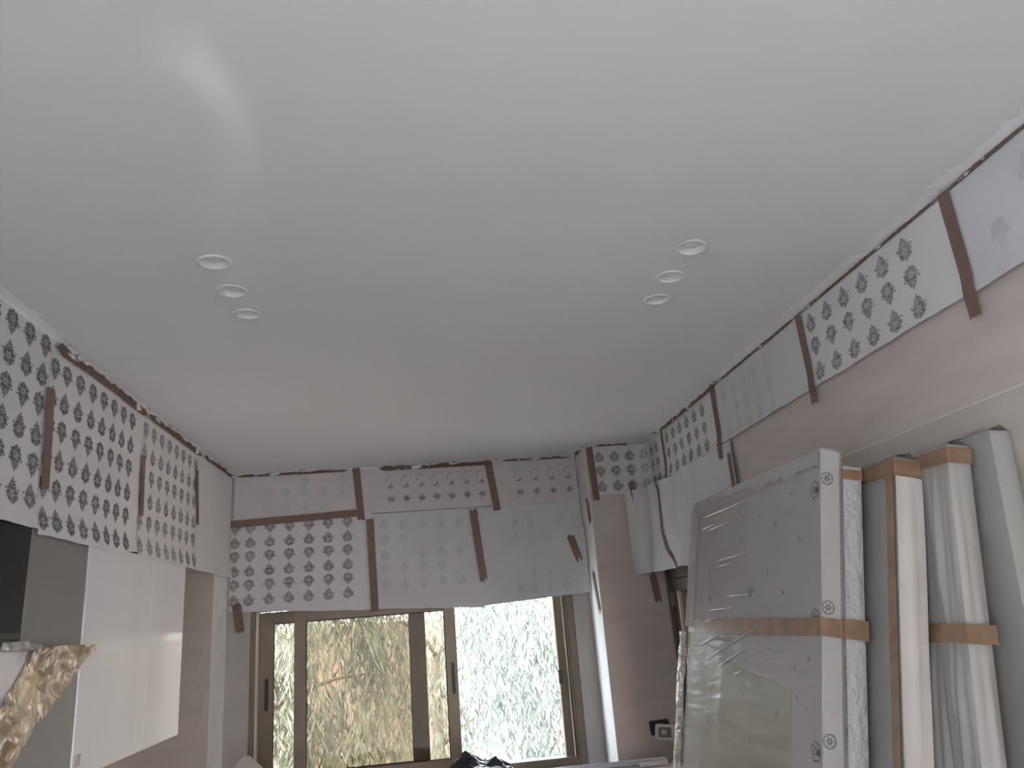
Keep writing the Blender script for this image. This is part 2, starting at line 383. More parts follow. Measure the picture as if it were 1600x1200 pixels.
# ------------------------------------------------------------------ printed motifs (outlines of strokes in a unit cell)
def lens(x0, y0, x1, y1, w_, bend=0., n=4):
    """leaf-shaped stroke from one point to another"""
    P = []; dx, dy = x1-x0, y1-y0; L = math.hypot(dx, dy) or 1e-6; nx, ny = -dy/L, dx/L
    A = []; B = []
    for i in range(n+1):
        t = i/n; b = bend*L*4*t*(1-t); ww = w_*math.sin(math.pi*min(.97, max(.06, t)))
        cx, cy = x0+dx*t+nx*b, y0+dy*t+ny*b
        A.append((cx+nx*ww/2, cy+ny*ww/2)); B.append((cx-nx*ww/2, cy-ny*ww/2))
    return A, B
def damask(seed):
    rnd = random.Random(seed); S = []
    def j(a): return rnd.uniform(-a, a)
    cy = -.12
    for k in range(9):                                   # outer ring of curled petals
        a = 2*math.pi*k/9+j(.15); r0, r1 = .20, .40+j(.04)
        S.append(lens(r0*math.cos(a)*.95, cy+r0*math.sin(a)*.8, r1*math.cos(a+.25)*.95, cy+r1*math.sin(a+.25)*.82, .15, .25+j(.1)))
    for k in range(6):                                   # rose
        a = 2*math.pi*k/6+j(.2); a2 = a+1.0
        S.append(lens(.17*math.cos(a), cy+.17*math.sin(a), .15*math.cos(a2), cy+.15*math.sin(a2), .075, -.18))
    for k in range(3):
        a = 2*math.pi*k/3+j(.4); S.append(lens(.03*math.cos(a), cy+.03*math.sin(a), .10*math.cos(a+.8), cy+.10*math.sin(a+.8), .06, .3))
    for yy, ww in ((.18, .27), (.28, .21), (.37, .15)):  # finial of paired leaves
        S.append(lens(0, yy-.06, ww, yy+.03, .085, -.2)); S.append(lens(0, yy-.06, -ww, yy+.03, .085, .2))
    S.append(lens(0, .30, 0, .52, .10))
    for sx in (-1, 1):
        S.append(lens(.08*sx, -.42, .28*sx, -.36, .07, .3*sx)); S.append(lens(.30*sx, .10, .42*sx, .0, .08, .2*sx))
    S.append(lens(-.05, -.50, .06, -.40, .06))
    return S
def toile(seed):
    rnd = random.Random(seed); G = []
    G.append([lens(-.30, .34, .20, .45, .035, .18), lens(-.30, .34, -.33, .20, .035, .1), lens(-.30, .30, -.22, .38, .06), lens(-.33, .22, -.31, .02, .016, .12)])   # bird on a twig
    for x, y in ((.38, .52), (.18, .92), (-.12, .95)): G.append([lens(x-.045, y, x+.045, y, .055)])                                                     # berries
    G.append([lens(-.34, .80, -.26, .50, .016, .2)])
    G.append([lens(-.26, .02, .24, .02, .035), lens(-.20, .03, .04, .10, .05), lens(-.02, .02, .08, .20, .07), lens(.06, .14, .20, .03, .06), lens(.05, .16, .09, .26, .035)])   # mound
    sp = []
    for k in range(9):
        a = R(28+k*15.5)+rnd.uniform(-.08, .08); r = .30+rnd.uniform(-.06, .05)
        sp.append(lens(.02, -.52, .02+r*1.05*math.cos(a), -.52+r*.95*math.sin(a), .048))
    sp += [lens(-.0, -.50, -.10, -.64, .05), lens(-.24, -.42, .03, -.52, .04), lens(.02, -.52, .26, -.46, .04)]
    G.append(sp)
    return G
def add_print(mb, S, surf, uc, zc, su, sz, flip, lift, rot=0., clip=None):
    for A, B in S:
        pts = []
        for x, y in A+B:
            if flip: y = -y
            u = uc+su*x; z = zc+sz*y
            if clip: u = min(max(u, clip[0]), clip[1]); z = min(max(z, clip[2]), clip[3])
            pts.append(surf.P(u, z, lift))
        n = len(A)
        mb.add(pts, [(i, i+1, n+i+1, n+i) for i in range(n-1)])

def sheet(label, surf, u0, u1, zt, zb, layer, mname='paper', prn=None, wav=.004, seed=0):
    """one sheet of masking paper; prn = dict(kind, cols=[u..], rows=[z..], size, ink)"""
    t = thing('paper_sheet', label, 'paper', surf.P((u0+u1)/2, zbot(zb, (u0+u1)/2)))
    inv = -t.location
    L = layer*.0016; nu = max(10, int(abs(u1-u0)/.025)); nv = max(8, int((zt-zbot(zb, (u0+u1)/2))/.025))
    V = []; F = []
    for j in range(nv+1):
        for i in range(nu+1):
            s_, v = i/nu, j/nv
            u = u0+(u1-u0)*s_+.004*nz(v*3, seed, 2.)*(1 if i in (0, nu) else 0)
            b = (zb(u) if callable(zb) else zb)+wav*nz(u*6, seed)+wav*.6*nz(u*17, seed+4)
            z = zt+(b-zt)*v
            V.append(surf.P(u, z, L)+inv)
    for j in range(nv):
        for i in range(nu):
            a = j*(nu+1)+i; F.append((a, a+1, a+nu+2, a+nu+1))
    obj('sheet', V, F, mname, t, True)
    if prn:
        q = 0; su, sz = prn['size']; ink = prn.get('ink', 'ink')
        half = {'ink': 'ink_halftone', 'ink_mid': 'ink_halftone_mid'}.get(ink, 'ink_faint')
        for r, z in enumerate(prn['rows']):
            for c, u in enumerate(prn['cols']):
                q += 1
                rnd = random.Random(q*13+seed)
                if rnd.random() < prn.get('drop', 0): continue
                if prn['kind'] == 'damask':
                    G = [(damask((r % 2)*10+(q % 3)), True)]; fl_ = bool((r+prn.get('ph', 0)) % 2)
                else: G = [(g, False) for g in toile(q % 4)]; fl_ = False
                clip = (min(u0, u1)+.001, max(u0, u1)-.001, zbot(zb, u)+.006, zt-.004)
                for S, blob in G:
                    mb = MB()
                    if blob:
                        n = 18; P = []
                        for k in range(n):
                            a = 2*math.pi*k/n; rr = .36+.04*math.sin(5*a+q); x, y = rr*math.cos(a), -.12+rr*.92*math.sin(a)
                            if y > .1 and abs(x) < .26: y += .20*(1-abs(x)/.26)
                            y = -y if fl_ else y
                            P.append(surf.P(min(max(u+su*x, clip[0]), clip[1]), min(max(z+sz*y, clip[2]), clip[3]), L+.0004))
                        ctr = surf.P(u, min(max(z, clip[2]), clip[3]), L+.0004)
                        mb.add([ctr]+P, [(0, 1+k, 1+(k+1) % n) for k in range(n)])
                    nb = len(mb.F)
                    add_print(mb, S, surf, u, z, su, sz, fl_, L+.0008, clip=clip)
                    mb.V = [tuple(Vector(v)+inv) for v in mb.V]
                    o = mb.build('printed_motif', ink, t)
                    if nb:
                        o.data.materials.append(MATS[half])
                        for f in o.data.polygons[:nb]: f.material_index = 1
    return t
def zbot(zb, u): return zb(u) if callable(zb) else zb
def fr_(a, b, n): return [a+(b-a)*i/(n-1) for i in range(n)]

# left soffit papers (u = y)
LZ = [2.70-.092*i for i in range(6)]
sheet('white damask-print paper at the left edge of the photo, above the black appliance', S_left, 1.52, 2.335, 2.752, 2.16, 0, prn=dict(kind='damask', cols=fr_(1.60, 2.275, 8), rows=[2.705-.0915*i for i in range(6)], size=(.088, .076), ph=1), seed=1)
sheet('white damask-print paper hanging above the grey panel and white cabinet', S_left, 2.318, 3.125, 2.725, lambda u: 2.145+.02*sst(2.9, 3.1, u), 1, prn=dict(kind='damask', cols=[2.345]+fr_(2.425, 2.985, 7), rows=[2.655-.092*i for i in range(6)], size=(.084, .074), ph=1), seed=2)
sheet('white damask-print paper hanging above the far end of the white cabinet', S_left, 3.108, 3.90, 2.715, 2.15, 2, prn=dict(kind='damask', cols=[3.13]+fr_(3.235, 3.84, 7), rows=[2.655-.092*i for i in range(6)], size=(.084, .074), ink='ink_mid', ph=1), seed=3)
sheet('plain white paper on the left soffit beside the window wall corner', S_left, 3.88, 4.568, 2.725, 2.150, 3, 'paper', seed=4)
# window wall, upper row (u = x)
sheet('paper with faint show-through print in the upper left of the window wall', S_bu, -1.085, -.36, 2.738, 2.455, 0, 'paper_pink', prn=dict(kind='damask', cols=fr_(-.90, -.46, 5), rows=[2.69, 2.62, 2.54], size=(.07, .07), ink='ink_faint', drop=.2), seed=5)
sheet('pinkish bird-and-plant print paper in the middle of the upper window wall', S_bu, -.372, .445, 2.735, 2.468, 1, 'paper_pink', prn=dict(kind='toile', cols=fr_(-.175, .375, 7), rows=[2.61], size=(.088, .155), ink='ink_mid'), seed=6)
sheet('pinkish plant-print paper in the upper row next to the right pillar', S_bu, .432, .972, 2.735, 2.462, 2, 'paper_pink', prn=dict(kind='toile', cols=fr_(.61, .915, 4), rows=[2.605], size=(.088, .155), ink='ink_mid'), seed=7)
# window wall, lower row
sheet('damask-print paper over the left half of the window', S_bl, -1.098, -.29, 2.478, lambda u: 1.965-.05*(u+1.1)/.8, 0, prn=dict(kind='damask', cols=[-1.075]+fr_(-.99, -.435, 6), rows=[2.425-.0805*i for i in range(6)], size=(.082, .070), ink='ink_mid', ph=1), seed=8)
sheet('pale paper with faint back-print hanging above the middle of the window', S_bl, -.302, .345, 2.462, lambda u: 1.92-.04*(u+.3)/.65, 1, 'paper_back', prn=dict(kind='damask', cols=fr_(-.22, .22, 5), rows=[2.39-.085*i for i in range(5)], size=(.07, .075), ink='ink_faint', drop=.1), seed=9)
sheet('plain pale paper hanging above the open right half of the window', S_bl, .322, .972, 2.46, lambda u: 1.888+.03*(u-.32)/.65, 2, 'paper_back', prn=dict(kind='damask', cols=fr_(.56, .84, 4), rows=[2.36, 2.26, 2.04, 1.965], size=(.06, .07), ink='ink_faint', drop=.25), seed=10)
# pillar and right wall
sheet('damask-print paper wrapped around the right pillar corner', S_pillar, .012, S_pillar.L[-1]-.002, 2.735, 2.452, 0, prn=dict(kind='damask', cols=fr_(.075, .54, 6), rows=[2.675, 2.585, 2.50], size=(.082, .070), ink='ink_mid'), seed=11)
sheet('small damask-print paper on the right wall near the far corner', S_right, 3.975, 3.150, 2.735, 2.470, 1, prn=dict(kind='damask', cols=fr_(3.88, 3.33, 6), rows=[2.68, 2.59, 2.51], size=(.082, .070), ink='ink_mid'), seed=12)
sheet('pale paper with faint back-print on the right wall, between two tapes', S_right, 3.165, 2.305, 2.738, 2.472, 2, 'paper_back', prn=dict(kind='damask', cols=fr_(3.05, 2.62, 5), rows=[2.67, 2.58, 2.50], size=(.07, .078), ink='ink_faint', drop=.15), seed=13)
sheet('nearest damask-print paper on the right wall, above the wrapped panels', S_right, 2.325, 1.525, 2.738, 2.470, 3, prn=dict(kind='damask', cols=fr_(2.25, 1.72, 6), rows=[2.685, 2.60, 2.515], size=(.082, .070), ink='ink_mid'), seed=14)
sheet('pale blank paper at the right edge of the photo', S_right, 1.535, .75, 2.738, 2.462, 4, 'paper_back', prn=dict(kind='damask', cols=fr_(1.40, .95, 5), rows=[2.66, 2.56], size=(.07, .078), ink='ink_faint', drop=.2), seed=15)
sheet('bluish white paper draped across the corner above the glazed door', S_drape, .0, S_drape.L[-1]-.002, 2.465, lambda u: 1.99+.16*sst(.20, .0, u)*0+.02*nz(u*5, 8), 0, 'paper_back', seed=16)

# ------------------------------------------------------------------ brown masking tape strips
def tape(label, surf, pts, w_, lift, seed=0, ends=.006, mname='tape'):
    """pts: list of (u, z) along the strip"""
    V = []; F = []; P = [Vector((a, b, 0)) for a, b in pts]
    L = [0.]
    for a, b in zip(P, P[1:]): L.append(L[-1]+(b-a).length)
    n = max(6, int(L[-1]/.02)); m_ = 4
    base = surf.P(P[-1].x, P[-1].y, lift)
    for i in range(n+1):
        s_ = L[-1]*i/n; k = 0
        while k < len(L)-2 and L[k+1] < s_: k += 1
        t = (s_-L[k])/(L[k+1]-L[k]); c = P[k].lerp(P[k+1], t); d = (P[k+1]-P[k]).normalized(); nr = Vector((-d.y, d.x, 0))
        for j in range(m_+1):
            q = c+nr*w_*(j/m_-.5)*(1+.05*nz(i*.7, seed, j))
            if i in (0, n): q = q+d*ends*nz(j*1.7+seed, i*3.3)*2
            V.append(surf.P(q.x, q.y, lift)-base)
    for i in range(n):
        for j in range(m_):
            a = i*(m_+1)+j; F.append((a, a+1, a+m_+2, a+m_+1))
    o = obj('masking_tape', V, F, mname); o.location = base
    return tag(o, label, 'tape', 'brown masking tape strips on the papers')
tape('widest brown tape strip on the left papers, above the grey panel', S_left, [(2.322, 2.583), (2.345, 2.285)], .047, .008, 1)
tape('brown tape strip between the two damask papers above the white cabinet', S_left, [(3.112, 2.548), (3.135, 2.312)], .040, .010, 2)
tape('thin slanted brown tape at the edge of the plain left paper', S_left, [(3.855, 2.635), (3.905, 2.370)], .034, .010, 3)
tape('long horizontal brown tape on the left of the window wall', S_bu, [(-1.102, 2.452), (-.345, 2.475)], .042, .008, 4)
tape('vertical brown tape on the upper window wall above the long horizontal tape', S_bu, [(-.378, 2.745), (-.352, 2.432)], .042, .0115, 5)
tape('tall brown tape below the long horizontal tape, right of the damask paper', S_bl, [(-.302, 2.435), (-.285, 1.905)], .044, .009, 6)
tape('vertical brown tape between the two pinkish printed papers', S_bu, [(.420, 2.752), (.460, 2.437)], .045, .011, 7)
tape('brown tape strip in the middle of the pale papers above the window', S_bl, [(.312, 2.455), (.350, 2.03)], .045, .011, 8, .02)
tape('short diamond-shaped brown tape beside the right pillar', S_bl, [(.888, 2.245), (.925, 2.105)], .042, .012, 9, .03)
tape('short brown tape hanging at the lower left corner of the window paper', S_bl, [(-1.055, 2.005), (-1.028, 1.855)], .048, .012, 10, .015)
tape('vertical brown tape at the left edge of the pillar paper', S_pillar, [(.020, 2.738), (.032, 2.418)], .040, .006, 11)
tape('short brown tape under the pillar paper above the draped sheet', S_pillar, [(.247, 2.507), (.262, 2.385)], .036, .014, 12, .02)
tape('narrow brown tape on the side of the right pillar', S_side, [(4.36, 2.45), (4.33, 2.30)], .05, .002, 13, .02)
tape('thin dark tape sliver low on the side of the right pillar', S_side, [(4.40, 2.02), (4.33, 1.80)], .035, .002, 14, .02)
S_pf = Surf(lambda u, z, d: (u, YP-d, z), .0005, 1.)
tape('short brown tape below the draped corner paper', S_pf, [(1.290, 1.985), (1.303, 1.835)], .042, .006, 15, .025)
tape('wide brown tape strip at the right edge of the photo', S_right, [(1.530, 2.748), (1.528, 2.405)], .042, .012, 16)
tape('brown tape strip left of the nearest damask paper on the right wall', S_right, [(2.315, 2.748), (2.312, 2.418)], .040, .010, 17)
tape('brown tape strip right of the small damask paper on the right wall', S_right, [(3.160, 2.748), (3.165, 2.41)], .045, .009, 18)
tape('narrow brown tape where the pillar paper meets the right wall paper', S_right, [(3.948, 2.748), (3.960, 2.470)], .032, .006, 19)
tape('long bending brown tape running down the draped corner paper', S_drape, [(.300, 2.455), (.335, 2.42), (.318, 2.20), (.345, 2.09), (.46, 1.985)], .026, .004, 20, .01)
tape('short brown tape at the right end of the draped paper', S_drape, [(S_drape.L[-1]-.03, 2.418), (S_drape.L[-1]-.035, 2.20)], .034, .004, 21, .01)

# ------------------------------------------------------------------ plaster and torn tape along the ceiling joint
def joint(name, p0, p1, inward, a, b, mname, seed, label=None, cat=None, kind='structure', off=.0, z1=ZC):
    """ragged ribbon folded into the wall-ceiling corner: reaches a(m) over the ceiling and b(m) down the wall"""
    p0 = Vector(p0); p1 = Vector(p1); inward = Vector(inward); n = max(8, int((p1-p0).length/.012)); V = []; F = []
    for i in range(n+1):
        t = i/n; p = p0.lerp(p1, t); s_ = (p1-p0).length*t
        aa = max(.002, a*(1+.55*nz(s_*9, seed)+.45*nz(s_*40, seed+3))); bb = max(.003, b*(1+.6*nz(s_*7, seed+7)+.5*nz(s_*45, seed+9)))
        h = .0015+.001*nz(s_*30, seed+5)
        V += [p+inward*(aa+off)+Vector((0, 0, z1-.0006)), p+inward*(aa*.55+off)+Vector((0, 0, z1-.002-h)),
              p+inward*(.007+off)+Vector((0, 0, z1-.007)), p+inward*(.004+off+h)+Vector((0, 0, z1-bb*.6)), p+inward*(.0025+off)+Vector((0, 0, z1-bb))]
    for i in range(n):
        for j in range(4):
            q = i*5+j; F.append((q, q+1, q+6, q+5))
    o = obj(name, V, F, mname, None, True)
    if kind: o['kind'] = kind
    if label: tag(o, label, cat)
    return o
joint('trim_1', (XL, .5, 0), (XL, 2.30, 0), (1, 0, 0), .045, .022, 'joint_white', 1.1)
joint('trim_2', (XL, 2.28, 0), (XL, YB, 0), (1, 0, 0), .020, .016, 'joint_mostly_white', 2.7)
joint('trim_3', (XL, YB, 0), (XP, YB, 0), (0, -1, 0), .028, .018, 'joint_mostly_white', 4.1)
joint('trim_4', (XP, YP, 0), (XR, YP, 0), (0, -1, 0), .030, .012, 'joint_mostly_white', 6.3)
joint('trim_5', (XR, YP, 0), (XR, 2.95, 0), (-1, 0, 0), .024, .015, 'joint_mostly_white', 8.8)
joint('trim_6', (XR, 3.0, 0), (XR, .5, 0), (-1, 0, 0), .058, .010, 'joint_white', 9.9)
joint('trim_7', (XP, YB, 0), (XP, YP, 0), (-1, 0, 0), .02, .018, 'joint_torn', 3.3)
# torn brown tape remnants lying over that joint
def torn(label, surf, u0, u1, zt, zb, seed, lift=.010):
    n = int(abs(u1-u0)/.010); V = []; F = []
    base = surf.P(u0, zb, lift)
    for i in range(n+1):
        u = u0+(u1-u0)*i/n; s_ = abs(u-u0)
        fade = min(1, i/4, (n-i)/4)
        mid = (zt+zb)/2; h = (zt-zb)/2
        top = mid+h*fade*(.70+.8*nz(s_*11, seed)+.5*nz(s_*50, seed+1)); bot = mid-h*fade*(.8+.25*nz(s_*6, seed+2)+.25*nz(s_*60, seed+3))
        top = min(top, ZC-.003)
        for j in range(3): V.append(surf.P(u, top+(bot-top)*j/2, lift+.002*(j == 1))-base)
    for i in range(n):
        for j in range(2): q = i*3+j; F.append((q, q+1, q+4, q+3))
    o = obj('torn_tape', V, F, 'torn_tape'); o.location = base
    return tag(o, label, 'tape', 'torn brown tape along the ceiling joint')
torn('torn brown tape along the ceiling joint over the middle left paper', S_left, 2.32, 3.12, 2.742, 2.702, 1.)
torn('torn brown tape along the ceiling joint over the far left paper', S_left, 3.13, 3.92, 2.742, 2.706, 2., .011)
torn('torn brown tape along the ceiling joint by the far left corner', S_left, 3.95, 4.54, 2.744, 2.716, 3., .012)
torn('thin broken torn tape at the ceiling over the faint upper paper', S_bu, -1.08, -.42, 2.744, 2.724, 4., .009)
torn('wide torn brown tape at the ceiling above the bird-print paper', S_bu, -.245, .455, 2.748, 2.714, 5., .013)
torn('thin torn brown tape at the ceiling beside the right pillar', S_bu, .50, .95, 2.748, 2.732, 6., .012)
torn('thin torn tape at the ceiling over the pillar paper', S_pillar, .05, .30, 2.748, 2.735, 7., .008)
torn('ragged brown tape at the ceiling over the small right wall paper', S_right, 3.96, 3.10, 2.749, 2.724, 8., .010)
torn('thin brown tape at the ceiling over the pale right wall paper', S_right, 3.10, 2.33, 2.745, 2.733, 9., .011)
torn('thin brown tape line at the ceiling over the nearest right paper', S_right, 2.29, 1.55, 2.744, 2.734, 10., .013)
torn('thin brown tape line at the ceiling by the right edge of the photo', S_right, 1.50, .78, 2.748, 2.735, 11., .014)

# ------------------------------------------------------------------ recessed ceiling lamps
SPOT_LABELS = ['white recessed ceiling lamp, nearest of the left row of three', 'white recessed ceiling lamp, middle of the left row of three', 'white recessed ceiling lamp, farthest of the left row of three',
               'white recessed ceiling lamp, nearest of the right row of three', 'white recessed ceiling lamp, middle of the right row of three', 'white recessed ceiling lamp, farthest of the right row of three']
proto = None
def lamp_proto():
    t = thing('ceiling_lamp', SPOT_LABELS[0], 'ceiling lamp', (0, 0, 0), group='recessed ceiling lamps')
    V, F = lathe([(.0365, .002), (.0435, .0), (.0440, -.0025), (.0425, -.0045), (.0365, -.005), (.0345, -.002), (.0345, .004)])
    obj('rim', V, F, 'lamp_white', t, True)
    V, F = lathe([(.0345, .003), (.0335, .003), (.026, .010), (.0245, .012), (.0235, .04)])
    obj('housing', V, F, 'lamp_white', t, True)
    V, F = lathe([(.0001, .003), (.012, .0035), (.019, .006), (.0225, .010), (.0232, .016), (.0232, .04)])
    obj('bulb', V, F, 'white_plastic', t, True)
    return t
proto = lamp_proto()
for i, (x, y) in enumerate(SPOTS):
    if i == 0: t = proto
    else:
        t = proto.copy(); COL.objects.link(t); t['label'] = SPOT_LABELS[i]
        for ch in proto.children:
            c = ch.copy(); COL.objects.link(c); c.parent = t
    t.location = (x, y, ZC)
    t.rotation_euler = (R([2, 1, 3, -1, 1, 2][i]), R([-1, 1, 0, 6, 3, 2][i]), 0)

# ------------------------------------------------------------------ left hand cabinets
t = thing('wall_cabinet', 'glossy white two-door wall cabinet below the damask papers', 'cabinet', (XL, 2.68, 1.438))
def loc_box(t, name, mname, x0, x1, y0, y1, z0, z1, bev=.0015, parent=None):
    l = t.location; o = MB().box(x0-l.x, x1-l.x, y0-l.y, y1-l.y, z0-l.z, z1-l.z).build(name, mname, parent or t, bevel=bev); return o
loc_box(t, 'carcass', 'white_lacquer', XW+.005, XL-.001, 2.682, 3.735, 1.442, 2.165)
loc_box(t, 'door', 'white_lacquer', XL, XL+.019, 2.682, 3.300, 1.438, 2.160, .003)
d2 = loc_box(t, 'door', 'white_lacquer', XL, XL+.019, 3.303, 3.735, 1.438, 2.160, .003)
st = loc_box(t, 'sticker', 'film_milky', XL+.0192, XL+.0197, 2.70, 2.74, 1.475, 1.51, 0)
t = thing('tall_cabinet', 'dark grey tall cabinet panel left of the white cabinet', 'cabinet', (XL, 2.295, 0))
loc_box(t, 'carcass', 'grey_lacquer', XW+.005, XL-.001, 1.56, 2.677, 0, 1.44)
loc_box(t, 'filler_panel', 'grey_lacquer', XL-.0, XL+.017, 2.300, 2.677, .1, 2.160, .003)
loc_box(t, 'carcass_top', 'grey_lacquer', XW+.005, XL-.001, 2.300, 2.677, 1.442, 2.162)
loc_box(t, 'door', 'grey_lacquer', XL, XL+.017, 1.56, 2.297, .1, 1.62, .003)
t = thing('built_in_oven', 'black glass appliance front at the left edge of the photo', 'oven', (XL, 2.0, 1.62))
loc_box(t, 'body', 'black_plastic', XW+.005, XL-.001, 1.62, 2.290, 1.63, 2.160)
loc_box(t, 'glass_door', 'black_glass', XL, XL+.018, 1.60, 2.295, 1.625, 2.160, .003)
loc_box(t, 'trim_bar', 'black_plastic', XL+.018, XL+.022, 1.61, 2.285, 1.86, 1.875, .001)

# crinkled brown packing paper and white sheet in front of the tall cabinet
def patch(poly_top, poly_bot, nu, nv, x0, crumple, seed, name, mname, par, base):
    """sheet between two polylines given as (y, z); bulges out of the plane x0"""
    def samp(pl, t):
        f = t*(len(pl)-1); i = min(int(f), len(pl)-2); a, b = pl[i], pl[i+1]; k = f-i
        return a[0]+(b[0]-a[0])*k, a[1]+(b[1]-a[1])*k
    V = []; F = []
    for j in range(nv+1):
        for i in range(nu+1):
            a = samp(poly_top, i/nu); b = samp(poly_bot, i/nu); v = j/nv
            y = a[0]+(b[0]-a[0])*v; z = a[1]+(b[1]-a[1])*v
            p_, q_ = (y*.72+z*.69), (z*.72-y*.69)           # along and across the strip
            r = (1-min(1, abs(noise.noise(Vector((p_*7, q_*13, seed)))*2.6)))**2; r2 = (1-min(1, abs(noise.noise(Vector((p_*17, q_*9, seed+3)))*2.6)))**2; r3 = noise.noise(Vector((p_*26, q_*34, seed+6)))
            V.append(Vector((x0+crumple*(r*.5+r2*.40+r3*.16), y+.0012*nz(z*40, seed), z+.001*nz(y*40, seed)))-base)
    for j in range(nv):
        for i in range(nu):
            q = j*(nu+1)+i; F.append((q, q+nu+1, q+nu+2, q+1))
    o = obj(name, V, F, mname, par, True); sm = o.modifiers.new('thickness', 'SOLIDIFY'); sm.thickness = .0015
    return o
base = Vector((-1.05, 1.75, 1.2))
t = thing('wrapped_sheet', 'white sheet edged with crinkled brown packing film in the lower left corner', 'packaging', base)
patch([(1.40, 1.838), (2.30, 1.829)], [(1.40, .95), (1.60, 1.0), (1.99, 1.43), (2.19, 1.66), (2.28, 1.74), (2.40, 1.815)], 60, 40, -1.056, .004, 1., 'white_sheet', 'sheet_white', t, base)
patch([(1.45, .80), (1.80, 1.28), (2.118, 1.685), (2.169, 1.73), (2.23, 1.78), (2.27, 1.834), (2.45, 1.836), (2.679, 1.833)], [(1.50, .62), (1.85, 1.12), (2.153, 1.515), (2.236, 1.575), (2.33, 1.635), (2.405, 1.681), (2.502, 1.733), (2.679, 1.828)], 220, 90, -1.050, .017, 5., 'brown_film', 'kraft', t, base)
patch([(2.09, 1.850), (2.20, 1.853), (2.30, 1.842)], [(2.09, 1.828), (2.20, 1.826), (2.30, 1.828)], 50, 6, -1.042, .008, 8., 'clear_film', 'film_clear', t, base)
patch([(2.222, 1.828), (2.248, 1.828)], [(2.218, 1.79), (2.225, 1.792)], 4, 6, -1.036, .001, 9., 'tape_scrap', 'tape', t, base)

# thin cord on the left pillar
cp = [(-1.138, 1.90), (-1.140, 1.856), (-1.149, 1.762), (-1.172, 1.640), (-1.131, 1.560), (-1.143, 1.455), (-1.164, 1.368), (-1.194, 1.225), (-1.21, 1.10), (-1.23, .95)]
pth = []
for i in range(len(cp)-1):
    for k in range(6):
        s_ = k/6; p0 = cp[max(0, i-1)]; p1 = cp[i]; p2 = cp[i+1]; p3 = cp[min(len(cp)-1, i+2)]
        q = [.5*(2*p1[a]+(p2[a]-p0[a])*s_+(2*p0[a]-5*p1[a]+4*p2[a]-p3[a])*s_*s_+(3*p1[a]-p0[a]-3*p2[a]+p3[a])*s_**3) for a in (0, 1)]
        pth.append((q[0], YP-.0022, q[1]))
V, F = tube(pth, .0015, 6)
tag(obj('cord', V, F, 'cord', None, True), 'thin pale wavy cord hanging on the left pillar', 'cord')

# ------------------------------------------------------------------ switch plate hanging out of its box on the right pillar
t = thing('wall_switch', 'white wall switch plate hanging crooked over a dark box hole', 'switch', (1.226, YP, 1.175))
def rrect(w_, h_, r, n=5):
    P = []
    for cx, cy, a0 in ((w_/2-r, h_/2-r, 0), (-w_/2+r, h_/2-r, 90), (-w_/2+r, -h_/2+r, 180), (w_/2-r, -h_/2+r, 270)):
        for k in range(n+1):
            a = R(a0+90*k/n); P.append((cx+r*math.cos(a), cy+r*math.sin(a)))
    return P
def plate(P, y0, y1, rot, cx, cz, hole=None, yaw=0.):
    c, s_ = math.cos(rot), math.sin(rot); n = len(P)
    def tr(p, y):
        x, z = p; return (cx+c*x-s_*z, y-yaw*x, cz+s_*x+c*z)
    V = [tr(p, y0) for p in P]+[tr(p, y1) for p in P]; F = [(k, (k+1) % n, n+(k+1) % n, n+k) for k in range(n)]
    if hole:
        V += [tr(p, y0) for p in hole]+[tr(p, y1) for p in hole]
        F += [(k, 2*n+k, 2*n+(k+1) % n, (k+1) % n) for k in range(n)]+[(2*n+k, 3*n+k, 3*n+(k+1) % n, 2*n+(k+1) % n) for k in range(n)]
    else: F.append(tuple(range(n))[::-1])
    return V, F
V, F = plate(rrect(.108, .072, .008), -.003, 0, R(2), -.005, .012); obj('back_box', V, F, 'gasket', t)
V, F = plate(rrect(.100, .078, .012), -.026, -.012, R(-7), .014, -.012, rrect(.070, .050, .004), .08); obj('cover_frame', V, F, 'white_plastic', t)
V, F = plate(rrect(.072, .052, .004), -.020, -.010, R(-7), .014, -.012, None, .08); obj('insert', V, F, 'brown_plastic', t)
V, F = plate(rrect(.030, .026, .008), -.024, -.018, R(-7), .010, -.012, None, .08); obj('rocker', V, F, 'card', t)

# ------------------------------------------------------------------ wrapped panels leaning on the right wall
def gridbox(lx, ly, lz, nx, ny, nz_):
    """closed box made of grids: returns verts (with face normal) and faces"""
    V = []; Nn = []; F = []
    def face(o, a, b, na, nb, n):
        s0 = len(V)
        for j in range(nb+1):
            for i in range(na+1):
                V.append(Vector(o)+Vector(a)*(i/na)+Vector(b)*(j/nb)); Nn.append(Vector(n))
        for j in range(nb):
            for i in range(na):
                q = s0+j*(na+1)+i; F.append((q, q+1, q+na+2, q+na+1))
    face((0, ly, 0), (0, -ly, 0), (0, 0, lz), ny, nz_, (-1, 0, 0))      # wide face to the room
    face((0, 0, 0), (lx, 0, 0), (0, 0, lz), nx, nz_, (0, -1, 0))        # narrow end to the camera
    face((lx, 0, 0), (0, ly, 0), (0, 0, lz), ny, nz_, (1, 0, 0))
    face((lx, ly, 0), (-lx, 0, 0), (0, 0, lz), nx, nz_, (0, 1, 0))
    face((0, 0, lz), (lx, 0, 0), (0, ly, 0), nx, ny, (0, 0, 1))
    return V, Nn, F
